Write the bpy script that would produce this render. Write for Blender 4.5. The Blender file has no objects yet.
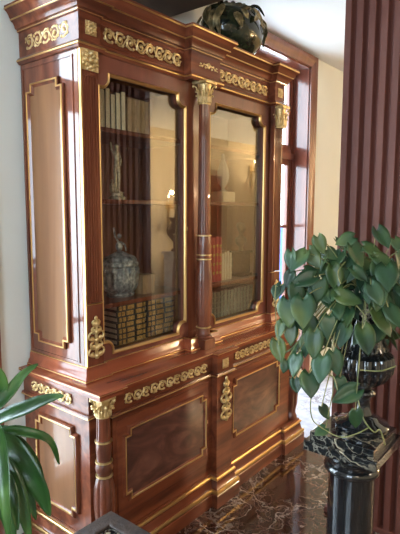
import bpy, bmesh, math, random
from mathutils import Vector, Matrix
random.seed(7)
sc = bpy.context.scene
COL = sc.collection
PI = math.pi
W = Vector

# ------------------------------------------------------------------ materials
def mat(name, color=(.5, .5, .5), rough=.5, metal=0.0, coat=0.0, **kw):
    m = bpy.data.materials.new(name); m.use_nodes = True
    b = m.node_tree.nodes['Principled BSDF']
    b.inputs['Base Color'].default_value = (*color, 1)
    b.inputs['Roughness'].default_value = rough
    b.inputs['Metallic'].default_value = metal
    b.inputs['Coat Weight'].default_value = coat
    b.inputs['Coat Roughness'].default_value = .08
    for k, v in kw.items(): b.inputs[k].default_value = v
    return m

def noisy(name, cols, scale=(8, 8, 8), rough=.5, metal=0., coat=0., detail=6, distort=0., bump=0., bscale=None, stops=None, kind='noise', rvar=0., coatr=.08):
    """principled material whose colour comes from a stretched noise through a ramp"""
    m = mat(name, cols[0], rough, metal, coat)
    nt = m.node_tree; N = nt.nodes; L = nt.links; b = N['Principled BSDF']
    b.inputs['Coat Roughness'].default_value = coatr
    tc = N.new('ShaderNodeTexCoord'); mp = N.new('ShaderNodeMapping'); b.inputs['Specular IOR Level'].default_value = .5 if coat < .5 else .14
    mp.inputs['Scale'].default_value = scale
    L.new(tc.outputs['Object'], mp.inputs['Vector'])
    t = N.new('ShaderNodeTexNoise'); t.inputs['Scale'].default_value = 1
    t.inputs['Detail'].default_value = detail; t.inputs['Distortion'].default_value = distort
    L.new(mp.outputs[0], t.inputs['Vector'])
    r = N.new('ShaderNodeValToRGB'); e = r.color_ramp.elements
    stops = stops or [.3 + .4 * i / (len(cols) - 1) for i in range(len(cols))]
    while len(e) < len(cols): e.new(.5)
    for i, c in enumerate(cols):
        e[i].position = stops[i]; e[i].color = (*c, 1)
    L.new(t.outputs['Fac'], r.inputs[0]); L.new(r.outputs[0], b.inputs['Base Color'])
    if bump:
        t2 = N.new('ShaderNodeTexNoise'); t2.inputs['Scale'].default_value = bscale or 60
        t2.inputs['Detail'].default_value = 3
        L.new(tc.outputs['Object'], t2.inputs['Vector'])
        bp = N.new('ShaderNodeBump'); bp.inputs['Strength'].default_value = bump; bp.inputs['Distance'].default_value = .004
        L.new(t2.outputs['Fac'], bp.inputs['Height']); L.new(bp.outputs[0], b.inputs['Normal'])
    return m

def marble(name, base, base2, vein, vein2, scale=4, rough=.08, width=.03, spread=.25, cover=(.42, .62)):
    m = mat(name, base, rough, 0, .5); nt = m.node_tree; N = nt.nodes; L = nt.links; b = N['Principled BSDF']
    tc = N.new('ShaderNodeTexCoord')
    wn = N.new('ShaderNodeTexNoise'); wn.inputs['Scale'].default_value = scale; wn.inputs['Detail'].default_value = 5
    L.new(tc.outputs['Object'], wn.inputs['Vector'])
    mx = N.new('ShaderNodeMix'); mx.data_type = 'VECTOR'; mx.inputs[0].default_value = spread
    L.new(tc.outputs['Object'], mx.inputs[4]); L.new(wn.outputs['Color'], mx.inputs[5])
    def ridge(sc_, w):
        v = N.new('ShaderNodeTexVoronoi'); v.feature = 'DISTANCE_TO_EDGE'; v.inputs['Scale'].default_value = sc_
        L.new(mx.outputs[1], v.inputs['Vector'])
        r = N.new('ShaderNodeValToRGB'); r.color_ramp.elements[0].position = 0; r.color_ramp.elements[0].color = (1, 1, 1, 1)
        r.color_ramp.elements[1].position = w; r.color_ramp.elements[1].color = (0, 0, 0, 1)
        L.new(v.outputs['Distance'], r.inputs[0]); return r
    r1 = ridge(scale * 1.2, width); r2 = ridge(scale * 3.5, width * 1.2)
    pn = N.new('ShaderNodeTexNoise'); pn.inputs['Scale'].default_value = scale * .7; pn.inputs['Detail'].default_value = 3
    L.new(tc.outputs['Object'], pn.inputs['Vector'])
    pr = N.new('ShaderNodeValToRGB'); pr.color_ramp.elements[0].position = cover[0]; pr.color_ramp.elements[1].position = cover[1]
    L.new(pn.outputs['Fac'], pr.inputs[0])
    bn = N.new('ShaderNodeTexNoise'); bn.inputs['Scale'].default_value = scale * 2.5; bn.inputs['Detail'].default_value = 5
    L.new(tc.outputs['Object'], bn.inputs['Vector'])
    br = N.new('ShaderNodeValToRGB'); br.color_ramp.elements[0].position = .35; br.color_ramp.elements[0].color = (*base, 1)
    br.color_ramp.elements[1].position = .7; br.color_ramp.elements[1].color = (*base2, 1)
    L.new(bn.outputs['Fac'], br.inputs[0])
    def mul(a, bb):
        q = N.new('ShaderNodeMath'); q.operation = 'MULTIPLY'; L.new(a, q.inputs[0]); L.new(bb, q.inputs[1]); return q.outputs[0]
    c1 = N.new('ShaderNodeMix'); c1.data_type = 'RGBA'; c1.inputs[7].default_value = (*vein, 1)
    L.new(br.outputs[0], c1.inputs[6]); L.new(mul(r1.outputs[0], pr.outputs[0]), c1.inputs[0])
    c2 = N.new('ShaderNodeMix'); c2.data_type = 'RGBA'; c2.inputs[7].default_value = (*vein2, 1)
    L.new(c1.outputs[2], c2.inputs[6]); L.new(mul(r2.outputs[0], pr.outputs[0]), c2.inputs[0])
    L.new(c2.outputs[2], b.inputs['Base Color'])
    return m

M = {}
WOODC = [(.080, .022, .011), (.165, .046, .022), (.26, .080, .036)]
M['mahogany'] = noisy('mahogany', WOODC, (18, 18, 1.6), .34, 0, .9, 6, .6, coatr=.05)
M['mahogany_h'] = noisy('mahogany_horizontal', WOODC, (1.6, 18, 18), .3, 0, .5, 6, .6)
M['top'] = noisy('mahogany_top', [(.17, .04, .02), (.27, .07, .032), (.36, .105, .048)], (1.6, 14, 14), .2, 0, .6, 6, .8)
M['carved'] = noisy('carved_mahogany', WOODC, (18, 18, 4), .3, 0, .4, 6, .6, bump=1.0, bscale=45)
M['burl'] = noisy('flame_mahogany', [(.035, .012, .009), (.10, .036, .026), (.20, .085, .055)], (3.5, 9, 6), .35, 0, .45, 8, 2.6, coatr=.14)
M['sidefield'] = noisy('walnut_field', [(.13, .056, .025), (.20, .09, .040), (.26, .125, .056)], (10, 10, .8), .42, 0, .5, 5, .4, coatr=.04)
M['inside'] = noisy('cabinet_inside', [(.17, .075, .045), (.27, .125, .075), (.33, .16, .10)], (8, 8, 1), .5, 0, 0, 4, .3)
M['gold'] = noisy('gilt_bronze', [(.46, .31, .12), (.68, .49, .23), (.82, .66, .38)], (40, 40, 40), .42, .75, 0, 4, bump=.35, bscale=160)
M['brass'] = mat('brass_edge', (.60, .38, .15), .30, .9)
M['trim'] = noisy('door_mahogany', [(.12, .035, .022), (.17, .05, .03), (.21, .068, .04)], (14, 14, 1.2), .3, 0, .3, 5, .5)
M['jamb'] = noisy('varnished_jamb', [(.12, .035, .022), (.17, .05, .03), (.21, .068, .04)], (14, 14, 1.2), .35, 0, 1.0, 5, .5, coatr=.12)
M['pillar'] = noisy('pillar_mahogany', [(.12, .038, .027), (.145, .047, .033), (.165, .056, .038)], (9, 9, .9), .5, 0, .05, 4, .3)
M['wall'] = noisy('plaster_wall', [(.65, .67, .64), (.69, .71, .68)], (3, 3, 3), .8)
M['farwall'] = noisy('warm_plaster_wall', [(.68, .56, .38), (.74, .62, .43)], (2, 2, 2), .8)
M['ceil'] = noisy('plaster_ceiling', [(.78, .79, .78), (.82, .83, .82)], (3, 3, 3), .8)
M['beam'] = noisy('dark_beam', [(.05, .025, .018), (.085, .045, .03)], (2, 12, 12), .5)
M['floor'] = marble('red_brown_marble', (.028, .011, .008), (.080, .030, .020), (.55, .48, .43), (.30, .22, .19), 4.5, .07, .035, .5)
M['black'] = marble('black_gold_marble', (.004, .005, .006), (.011, .012, .013), (.45, .38, .26), (.16, .15, .12), 5, .06, .05, .55, (.44, .62))
M['blackp'] = mat('polished_black_stone', (.006, .007, .008), .06, 0, .8)
M['green_stone'] = noisy('dark_green_stone', [(.006, .010, .007), (.015, .022, .013), (.04, .045, .02)], (22, 22, 22), .12, 0, .6, 5, 1)
M['leafgilt'] = noisy('tarnished_gilt', [(.05, .05, .02), (.16, .12, .05), (.48, .36, .18)], (30, 30, 30), .45, .4)
M['tablewood'] = noisy('dark_table_wood', [(.010, .006, .005), (.028, .016, .011), (.045, .026, .018)], (18, 18, 18), .6, 0, .0, 5, bump=.8, bscale=70)
M['silver'] = noisy('blue_silver', [(.09, .12, .15), (.32, .39, .45), (.70, .76, .80)], (60, 60, 45), .35, .35, bump=.8, bscale=110)
M['statuette'] = noisy('pewter', [(.22, .20, .14), (.55, .52, .40)], (80, 80, 80), .4, .4)
M['whitemarble'] = noisy('grey_marble', [(.35, .33, .30), (.6, .58, .54)], (12, 12, 12), .3)
M['cream'] = noisy('cream_stone', [(.62, .52, .34), (.75, .65, .46)], (20, 20, 20), .45)
M['plaster_bust'] = noisy('dark_bronze', [(.10, .075, .05), (.22, .17, .12)], (20, 20, 20), .4, .4)
M['bk_cream'] = noisy('vellum_spine', [(.55, .50, .36), (.72, .68, .52)], (90, 90, 20), .6)
M['bk_dark'] = noisy('dark_leather', [(.015, .028, .030), (.035, .055, .05)], (60, 60, 60), .45)
M['bk_tan'] = noisy('tan_leather', [(.32, .21, .11), (.46, .33, .19)], (60, 60, 20), .5)
M['bk_red'] = noisy('red_leather', [(.40, .05, .06), (.58, .09, .10)], (60, 60, 20), .45)
M['bk_green'] = noisy('grey_green_cloth', [(.13, .21, .18), (.24, .33, .29)], (60, 60, 20), .5)
M['bk_gilt'] = noisy('gilt_spine', [(.35, .22, .06), (.68, .48, .18)], (120, 120, 120), .45, .5)
M['pages'] = mat('paper', (.62, .55, .42), .8)
M['candle'] = mat('candle_wax', (.85, .8, .66), .6)
M['pot'] = noisy('terracotta', [(.22, .10, .06), (.3, .14, .08)], (9, 9, 9), .6)
M['soil'] = noisy('soil', [(.02, .014, .01), (.05, .035, .02)], (60, 60, 60), .9)
M['stone'] = noisy('patio_stone', [(.55, .56, .56), (.68, .69, .68)], (2, 2, 2), .8)
M['blue'] = noisy('blue_paint', [(.05, .12, .42), (.07, .16, .50)], (2, 2, 2), .5)

def leafmat(name, c1, c2, c3, rough):
    m = noisy(name, [c1, c2, c3], (9, 9, 9), rough, 0, .1, 2, .3, stops=[.3, .52, .72])
    b = m.node_tree.nodes['Principled BSDF']
    b.inputs['Specular IOR Level'].default_value = .35
    return m
M['heart'] = leafmat('heart_leaf_green', (.006, .023, .010), (.016, .050, .018), (.065, .095, .022), .46)
M['lance'] = leafmat('glossy_leaf_green', (.007, .026, .007), (.018, .060, .012), (.07, .15, .035), .3)
M['stem'] = noisy('vine_stem', [(.07, .10, .03), (.26, .22, .08)], (30, 30, 30), .5)
M['stemg'] = noisy('green_stem', [(.05, .12, .03), (.1, .2, .05)], (30, 30, 30), .5)

def emis(name, c, s):
    m = bpy.data.materials.new(name); m.use_nodes = True; nt = m.node_tree
    nt.nodes.clear(); o = nt.nodes.new('ShaderNodeOutputMaterial'); e = nt.nodes.new('ShaderNodeEmission')
    e.inputs[0].default_value = (*c, 1); e.inputs[1].default_value = s
    nt.links.new(e.outputs[0], o.inputs[0]); return m
M['flame'] = emis('flame', (1, .78, .42), 30)
M['fillglow'] = emis('fill_lamp_glow', (1, .8, .55), 9)  # glow of the added fill lamps behind the camera

def glass(name, base_r, gain, tint=(1, 1, 1), ior=1.5):
    """thin pane: clear, with the mirror reflection of its two polished faces"""
    m = bpy.data.materials.new(name); m.use_nodes = True; nt = m.node_tree; N = nt.nodes; L = nt.links
    N.clear(); o = N.new('ShaderNodeOutputMaterial'); mx = N.new('ShaderNodeMixShader')
    t = N.new('ShaderNodeBsdfTransparent'); t.inputs[0].default_value = (*tint, 1)
    g = N.new('ShaderNodeBsdfGlossy'); g.inputs['Roughness'].default_value = .0
    f = N.new('ShaderNodeFresnel'); ge = N.new('ShaderNodeNewGeometry')
    io = N.new('ShaderNodeMath'); io.operation = 'MULTIPLY_ADD'; io.inputs[1].default_value = 1 / ior - ior; io.inputs[2].default_value = ior
    L.new(ge.outputs['Backfacing'], io.inputs[0]); L.new(io.outputs[0], f.inputs[0])
    q = N.new('ShaderNodeMath'); q.operation = 'MULTIPLY_ADD'; q.inputs[1].default_value = gain; q.inputs[2].default_value = base_r
    q.use_clamp = True
    L.new(f.outputs[0], q.inputs[0]); L.new(q.outputs[0], mx.inputs[0])
    L.new(t.outputs[0], mx.inputs[1]); L.new(g.outputs[0], mx.inputs[2]); L.new(mx.outputs[0], o.inputs[0])
    return m
M['pane'] = glass('door_glass', .05, 1.9, (.93, .93, .9))
M['winglass'] = glass('window_glass', .0, 1.0)
cry = mat('crystal', (.95, .95, .88), .12); cb = cry.node_tree.nodes['Principled BSDF']
cb.inputs['Transmission Weight'].default_value = .55; cb.inputs['IOR'].default_value = 1.5
M['crystal'] = cry

# ------------------------------------------------------------------ mesh helpers
class MB:
    def __init__(s): s.bm = bmesh.new()
    def box(s, a, b, bev=0):
        bm = bmesh.new(); bmesh.ops.create_cube(bm, size=1)
        sz = [abs(b[i] - a[i]) for i in range(3)]; c = [(a[i] + b[i]) / 2 for i in range(3)]
        for v in bm.verts: v.co = W([v.co[i] * sz[i] + c[i] for i in range(3)])
        if bev: bmesh.ops.bevel(bm, geom=bm.edges[:], offset=bev, segments=2, affect='EDGES', profile=.6)
        s.merge(bm); return s
    def merge(s, bm, mtx=None):
        if mtx: bmesh.ops.transform(bm, matrix=mtx, verts=bm.verts)
        me = bpy.data.meshes.new('t'); bm.to_mesh(me); bm.free(); s.bm.from_mesh(me); bpy.data.meshes.remove(me)
    def lathe(s, prof, c=(0, 0, 0), n=24, sx=1, sy=1, flute=None):
        bm = bmesh.new(); rings = []
        for k, (r, z) in enumerate(prof):
            ring = []
            for i in range(n):
                a = 2 * PI * i / n; rr = r
                if flute and flute[0] <= k <= flute[1]: rr = r * (1 + flute[3] * abs(math.sin(a * flute[2] / 2)) - flute[3] * .5)
                ring.append(bm.verts.new((c[0] + rr * math.cos(a) * sx, c[1] + rr * math.sin(a) * sy, c[2] + z)))
            rings.append(ring)
        for j in range(len(rings) - 1):
            for i in range(n):
                bm.faces.new((rings[j][i], rings[j][(i + 1) % n], rings[j + 1][(i + 1) % n], rings[j + 1][i]))
        bm.faces.new(rings[0][::-1]); bm.faces.new(rings[-1])
        s.merge(bm); return s
    def tube(s, pts, r, n=8, r2=None):
        bm = bmesh.new(); pts = [W(p) for p in pts]; rings = []; up = None
        for i, p in enumerate(pts):
            t = (pts[min(i + 1, len(pts) - 1)] - pts[max(i - 1, 0)])
            t = t.normalized() if t.length > 1e-9 else W((0, 0, 1))
            if up is None: up = t.orthogonal().normalized()
            x = (up - t * up.dot(t))
            x = x.normalized() if x.length > 1e-6 else t.orthogonal().normalized()
            up = x; y = t.cross(x)
            rr = r if r2 is None else r + (r2 - r) * i / (len(pts) - 1)
            rings.append([bm.verts.new(p + (x * math.cos(2 * PI * k / n) + y * math.sin(2 * PI * k / n)) * rr) for k in range(n)])
        for j in range(len(rings) - 1):
            for i in range(n):
                bm.faces.new((rings[j][i], rings[j][(i + 1) % n], rings[j + 1][(i + 1) % n], rings[j + 1][i]))
        bm.faces.new(rings[0][::-1]); bm.faces.new(rings[-1])
        s.merge(bm); return s
    def blob(s, c, sz, rot=None, n=8):
        bm = bmesh.new(); bmesh.ops.create_uvsphere(bm, u_segments=n, v_segments=max(5, n - 2), radius=1)
        mt = Matrix.Translation(c) @ (rot.to_4x4() if rot else Matrix.Identity(4)) @ Matrix.Diagonal((*sz, 1))
        s.merge(bm, mt); return s
    def sweep(s, path, prof, closed=False, f=lambda u, v, w: (u, v, w)):
        """profile [(outset, w)] (closed polygon) swept with mitred corners along a plan polyline"""
        bm = bmesh.new(); n = len(path); P = [offset(path, o, closed) for o, _ in prof]
        V = [[bm.verts.new(f(P[k][i][0], P[k][i][1], prof[k][1])) for i in range(n)] for k in range(len(prof))]
        m = len(prof)
        for i in range(n if closed else n - 1):
            j = (i + 1) % n
            for k in range(m):
                l = (k + 1) % m
                try: bm.faces.new((V[k][i], V[k][j], V[l][j], V[l][i]))
                except ValueError: pass
        if not closed:
            bm.faces.new([V[k][0] for k in range(m)]); bm.faces.new([V[k][-1] for k in range(m)][::-1])
        bmesh.ops.recalc_face_normals(bm, faces=bm.faces)
        s.merge(bm); return s
    def prism(s, outer, w0, w1, f=lambda u, v, w: (u, v, w), holes=()):
        bm = bmesh.new(); loops = []; es = []
        for lp in (outer, *holes):
            vs = [bm.verts.new(f(u, v, w0)) for u, v in lp]
            es += [bm.edges.new((vs[i], vs[(i + 1) % len(vs)])) for i in range(len(vs))]
        r = bmesh.ops.triangle_fill(bm, use_beauty=True, use_dissolve=False, edges=es)
        fs = [g for g in r['geom'] if isinstance(g, bmesh.types.BMFace)]
        ex = bmesh.ops.extrude_face_region(bm, geom=fs)
        a = W(f(0, 0, w0)); b = W(f(0, 0, w1))
        bmesh.ops.translate(bm, vec=b - a, verts=[g for g in ex['geom'] if isinstance(g, bmesh.types.BMVert)])
        bmesh.ops.recalc_face_normals(bm, faces=bm.faces)
        s.merge(bm); return s
    def build(s, name, m, parent=None, smooth=False, label=None):
        me = bpy.data.meshes.new(name); s.bm.to_mesh(me); s.bm.free()
        me.materials.append(M[m] if isinstance(m, str) else m)
        if smooth:
            me.polygons.foreach_set('use_smooth', [True] * len(me.polygons))
            try: me.set_sharp_from_angle(angle=math.radians(38))
            except Exception: pass
        o = bpy.data.objects.new(name, me); COL.objects.link(o)
        if parent: setp(o, parent)
        if label: o['label'] = label
        return o

def offset(path, d, closed):
    n = len(path); out = []
    for i in range(n):
        p = W(path[i]); a = W(path[i - 1]) if (i > 0 or closed) else None; b = W(path[(i + 1) % n]) if (i < n - 1 or closed) else None
        ns = []
        if a is not None: t = (p - a).normalized(); ns.append(W((t.y, -t.x)))
        if b is not None: t = (b - p).normalized(); ns.append(W((t.y, -t.x)))
        if len(ns) == 1: q = p + ns[0] * d
        else:
            m = ns[0] + ns[1]
            q = p + ns[0] * d if m.length < 1e-6 else p + m / max(1 + ns[0].dot(ns[1]), .25) * d
        out.append((q.x, q.y))
    return out

def setp(o, parent):
    loc = W((0, 0, 0)); p = parent
    while p is not None: loc += p.location; p = p.parent
    o.parent = parent; o.location = o.location - loc
def tag(o, label, cat, group=None):
    o['label'] = label; o['category'] = cat
    if group: o['group'] = group
    return o
def thing(name, label, cat, loc, group=None):
    o = bpy.data.objects.new(name, None); COL.objects.link(o); o.location = loc; o.empty_display_size = .1
    return tag(o, label, cat, group)
def struct(o): o['kind'] = 'structure'; return o

front = lambda y: (lambda u, v, w: (u, y - w, v))      # elevation (x,z) on the plane y, w towards the viewer of the front
left = lambda x: (lambda u, v, w: (x - w, u, v))       # elevation (y,z) on the plane x, w towards -X

# ------------------------------------------------------------------ camera
FL = .06
yaw, pit, rol = math.radians(51.076), math.radians(6.638), math.radians(.189)
F = W((math.sin(yaw) * math.cos(pit), math.cos(yaw) * math.cos(pit), -math.sin(pit)))
R = W((math.cos(yaw), -math.sin(yaw), 0)); U = R.cross(F)
R2 = R * math.cos(rol) + U * math.sin(rol); U2 = -R * math.sin(rol) + U * math.cos(rol)
CP = W((-1.269, -1.64, 1.6)); FP = 499.488
cd = bpy.data.cameras.new('camera'); cam = bpy.data.objects.new('camera', cd); COL.objects.link(cam)
cam.matrix_world = Matrix(((R2.x, U2.x, -F.x, CP.x), (R2.y, U2.y, -F.y, CP.y), (R2.z, U2.z, -F.z, CP.z), (0, 0, 0, 1)))
cd.sensor_fit = 'VERTICAL'; cd.sensor_height = 36; cd.lens = FP * 36 / 534; cd.clip_start = .05
sc.camera = cam
def ray(px, py): return F * FP + R2 * (px - 200) - U2 * (py - 267)
def at(px, py, depth): return CP + ray(px, py) * (depth / FP)

# ------------------------------------------------------------------ room shell
CE = 2.90; BW = .41; FW = -4.03
b = MB().box((-2.6, FW, FL - .1), (8.5, BW + .22, FL)); struct(b.build('floor', 'floor'))
b = MB().box((-2.6, FW, CE), (8.5, BW + .22, CE + .1)); struct(b.build('ceiling', 'ceil'))
def wall_x(name, y0, y1, x0, x1, holes, m):
    b = MB(); x = x0
    for (a, c, z0, z1) in sorted(holes):
        b.box((x, y0, FL), (a, y1, CE)); b.box((a, y0, FL), (c, y1, z0)); b.box((a, y0, z1), (c, y1, CE)); x = c
    b.box((x, y0, FL), (x1, y1, CE)); return struct(b.build(name, m))
WZ0, WZ1 = .16, 2.80
wall_x('wall_back', BW, BW + .22, -2.6, 8.5, [(-1.45, -.20, WZ0, WZ1), (1.45, 2.75, WZ0, WZ1)], 'wall')
wall_x('wall_front', FW - .1, FW, -2.6, 8.5, [], 'farwall')
b = MB(); b.box((-2.7, FW - .1, FL), (-2.6, -2.3, CE)); b.box((-2.7, -1.1, FL), (-2.6, BW + .22, CE)); b.box((-2.7, -2.3, FL), (-2.6, -1.1, .9)); b.box((-2.7, -2.3, 2.6), (-2.6, -1.1, CE)); struct(b.build('wall_left', 'wall'))
struct(MB().box((8.5, FW - .1, FL), (8.6, BW + .22, CE)).build('wall_right', 'farwall'))
# pale slab on the floor: daylight near the window put into its colour
M['daylit_floor'] = marble('daylit_floor_marble', (.34, .35, .41), (.52, .53, .60), (.14, .11, .13), (.22, .18, .2), 5, .08, .05, .5)
struct(MB().box((1.70, -.22, FL - .01), (8.4, BW - .013, FL + .002)).build('floor_daylight_patch', 'daylit_floor'))
# skirting
struct(MB().box((1.62, BW - .012, FL), (8.5, BW, FL + .085)).build('baseboard_back', 'cream'))
# windows
def window(name, x0, x1, fw, sw, tz0, tz1, bar, cw=1.0, dp=.055):
    root = bpy.data.objects.new(name, None); COL.objects.link(root); struct(root); root.location = (x0, BW, WZ0)
    c = MB(); w = .10
    path = [(x0, WZ0), (x0, WZ1), (x1, WZ1), (x1, WZ0)]
    # casing: stepped architrave on the room side
    fr = front(BW)
    c.sweep([(x0, WZ0 - .1), (x0, WZ1), (x1, WZ1), (x1, WZ0 - .1)], [(0, 0), (0, .016), (-.03 * cw, .022), (-.05 * cw, .03), (-.085 * cw, .034), (-.085 * cw, 0)], False, fr)
    c.build('casing', 'trim', root)
    j = MB(); j.box((x0, BW, WZ0), (x0 + .012, BW + .22, WZ1)); j.box((x1 - .012, BW, WZ0), (x1, BW + .22, WZ1))
    j.box((x0, BW, WZ1 - .012), (x1, BW + .22, WZ1)); j.box((x0, BW, WZ0), (x1, BW + .22, WZ0 + .012)); j.build('jamb_lining', 'jamb', root)
    # fixed frame and sashes
    y0, y1 = BW + dp, BW + dp + .045
    s = MB(); a0, a1 = x0 + .012, x1 - .012
    s.box((a0, y0 - .01, WZ0 + .012), (a0 + fw, y1, WZ1 - .012)); s.box((a1 - fw, y0 - .01, WZ0 + .012), (a1, y1, WZ1 - .012))
    s.box((a0, y0 - .01, WZ1 - .05), (a1, y1, WZ1 - .012)); s.box((a0, y0, tz0), (a1, y1, tz1))
    s.box((a0, y0 - .02, tz0 + .03), (a1, y0, tz1 - .03))
    s.build('fixed_frame', 'trim', root)
    n = 2
    xs = [a0 + fw, (a0 + a1) / 2, a1 - fw]
    for k in range(n):
        u0, u1 = xs[k], xs[k + 1]
        t = MB()
        for (z0, z1, bars) in ((WZ0 + .012, tz0, (bar,)), (tz1, WZ1 - .05, ())):
            t.box((u0, y0, z0), (u0 + sw, y1 - .01, z1), .006); t.box((u1 - sw, y0, z0), (u1, y1 - .01, z1), .006)
            t.box((u0 + sw, y0, z0), (u1 - sw, y1 - .01, z0 + .04)); t.box((u0 + sw, y0, z1 - .02), (u1 - sw, y1 - .01, z1))
            for zb in bars: t.box((u0 + sw, y0, zb - .012), (u1 - sw, y1 - .01, zb + .012))
        sa = t.build('sash', 'trim', root)
        g = MB().box((u0 + sw - .01, y0 + .018, WZ0 + .04), (u1 - sw + .01, y0 + .022, tz0)); g.box((u0 + sw - .01, y0 + .018, tz1 + .03), (u1 - sw + .01, y0 + .022, WZ1 - .06))
        g.build('pane', 'winglass', sa)
    MB().box(((a0 + a1) / 2 - .015, y0 - .03, 1.1), ((a0 + a1) / 2 + .015, y0, 1.22), .005).build('handle', 'brass', root)
window('window_1', 1.45, 2.75, .02, .055, 2.0, 2.11, 1.45, 1.0, .14)
window('window_2', -1.45, -.20, .012, .03, 2.10, 2.19, 1.02, .5)
w3 = bpy.data.objects.new('window_3', None); COL.objects.link(w3); struct(w3); w3.location = (-2.6, -1.7, .9)
lf3 = lambda u, v, w: (-2.6 + w, u, v)
MB().sweep([(-2.3, .9), (-1.1, .9), (-1.1, 2.6), (-2.3, 2.6)], [(0, 0), (0, .02), (.09, .03), (.09, 0)], True, lf3).build('casing', 'trim', w3)
MB().sweep([(-2.3, .9), (-1.1, .9), (-1.1, 2.6), (-2.3, 2.6)], [(0, -.08), (0, -.03), (-.06, -.03), (-.06, -.08)], True, lf3).box((-2.68, -1.73, .9), (-2.63, -1.67, 2.6)).build('sash', 'trim', w3)
MB().box((-2.658, -2.26, .94), (-2.654, -1.14, 2.56)).build('pane', 'winglass', w3)
# ceiling beam
struct(MB().box((.30, -3.9, 2.70), (.98, BW, CE)).build('trim_1', 'beam'))
# dark door in the far wall (seen mirrored in the glass)
dr = bpy.data.objects.new('door_1', None); COL.objects.link(dr); struct(dr); dr.location = (5.9, FW, FL)
b = MB().box((5.45, FW, FL), (6.30, FW + .03, 2.12)); b.build('leaf', 'trim', dr)
b = MB().sweep([(5.45, FL), (5.45, 2.12), (6.30, 2.12), (6.30, FL)], [(0, 0), (0, .05), (-.09, .06), (-.09, 0)], False, lambda u, v, w: (u, FW + w, v)); b.build('casing', 'trim', dr)
b = MB()
for (z0, z1) in ((.25, 1.0), (1.15, 1.95)): b.box((5.58, FW + .03, z0), (6.17, FW + .045, z1), .008)
b.build('panel', 'mahogany', dr)
MB().blob((5.55, FW + .07, 1.1), (.03, .03, .03)).build('knob', 'brass', dr, True)

# outside
struct(MB().box((-8, .6, -.1), (14, 12, -.04)).build('ground', 'stone'))
g = MB().box((3.3, 1.5, -.04), (6.5, 1.62, 1.34)); g.box((3.25, 1.47, 1.34), (6.55, 1.65, 1.40))
tag(g.build('garden_wall', 'blue'), 'low blue painted wall outside the wooden window', 'wall')

# ------------------------------------------------------------------ bookcase
CAB = thing('display_bookcase', 'tall mahogany display bookcase with gilt mounts and two glazed doors', 'bookcase', (.8, .1, FL))
PU = [(0, .395), (0, -.012), (.10, -.012), (.10, 0), (.635, 0), (.635, -.045), (.855, -.045), (.855, 0), (1.425, 0), (1.425, -.040), (1.530, -.040), (1.530, .395)]
PL = [(-.045, .395), (-.045, -.15), (.06, -.15), (.06, -.13), (.70, -.13), (.70, -.165), (.84, -.165), (.84, -.13), (1.42, -.13), (1.42, -.155), (1.615, -.155), (1.615, .395)]
def rnd(cx, cz, r, a0, a1, n=5):
    return [(cx + r * math.cos(math.radians(a0 + (a1 - a0) * i / n)), cz + r * math.sin(math.radians(a0 + (a1 - a0) * i / n))) for i in range(n + 1)]

# -- upper case carcass
c = MB()
c.prism([(0, .395), (0, .0), (.022, .0), (.022, .378), (1.513, .378), (1.513, 0), (1.530, 0), (1.530, .395)], .90, 2.24)
c.box((.001, .001, .90), (1.529, .39, .962)); c.box((.001, .001, 2.19), (1.529, .39, 2.238))
c.box((.715, .03, .95), (.755, .38, 2.2)); c.box((.66, .002, .95), (.81, .03, 2.2))
c.box((.002, -.004, .91), (.088, .03, 2.235)); c.box((1.42, .002, .91), (1.53, .03, 2.235))
c.build('upper_case', 'mahogany', CAB)
for a_, e_ in ((.022, .715), (.755, 1.513)): MB().box((a_, .370, .96), (e_, .378, 2.19)).build('back_panel', 'inside', CAB)
for a_, e_ in ((.022, .026), (.711, .715), (.755, .759), (1.509, 1.513)): MB().box((a_, .03, .96), (e_, .37, 2.19)).build('lining', 'inside', CAB)
for (x0, x1) in ((.027, .710), (.760, 1.508)):
    for z in (1.945, 1.64, 1.18):
        MB().box((x0, .045, z - .02), (x1, .369, z), .003).build('shelf', 'mahogany_h', CAB)

# -- entablature: frieze, cornice, gilt mouldings
MB().sweep(PU, [(-.3 if False else -.01, 2.225), (.004, 2.225), (.004, 2.36), (-.01, 2.36)]).build('frieze', 'mahogany_h', CAB)
MB().prism(offset(PU, -.002, False), 2.225, 2.44).build('entablature_core', 'mahogany_h', CAB)
pr = [(-.005, 2.352), (.010, 2.352), (.012, 2.362), (.020, 2.364), (.024, 2.376)] + [(.030, 2.386), (.040, 2.392), (.042, 2.400), (.046, 2.404), (.050, 2.414), (.058, 2.424), (.066, 2.430), (.068, 2.446), (-.005, 2.446)]
MB().sweep(PU, pr).build('cornice', 'mahogany_h', CAB, True)
def gl(path, o, z, h, t, name='gilt_moulding'):
    MB().sweep(path, [(o - .004, z), (o + t * .6, z), (o + t, z + h * .3), (o + t, z + h * .7), (o + t * .6, z + h), (o - .004, z + h)]).build(name, 'brass', CAB, True)
gl(PU, .066, 2.431, .007, .004); gl(PU, .040, 2.393, .006, .004); gl(PU, .010, 2.354, .004, .003)
MB().sweep(PU, [(-.005, 2.218), (.008, 2.218), (.016, 2.226), (.018, 2.236), (.010, 2.246), (-.005, 2.246)]).build('architrave', 'mahogany_h', CAB, True)
gl(PU, .016, 2.229, .007, .004)
# upper plinth moulding sitting on the counter
MB().sweep(PU, [(-.01, .878), (.022, .878), (.022, .890), (.017, .893), (.014, .905), (.008, .912), (.006, .932), (.002, .940), (-.01, .940)]).build('upper_plinth', 'top', CAB, True)
gl(PU, .002, .940, .004, .003)
gl(PU, .021, .886, .004, .002)

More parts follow.
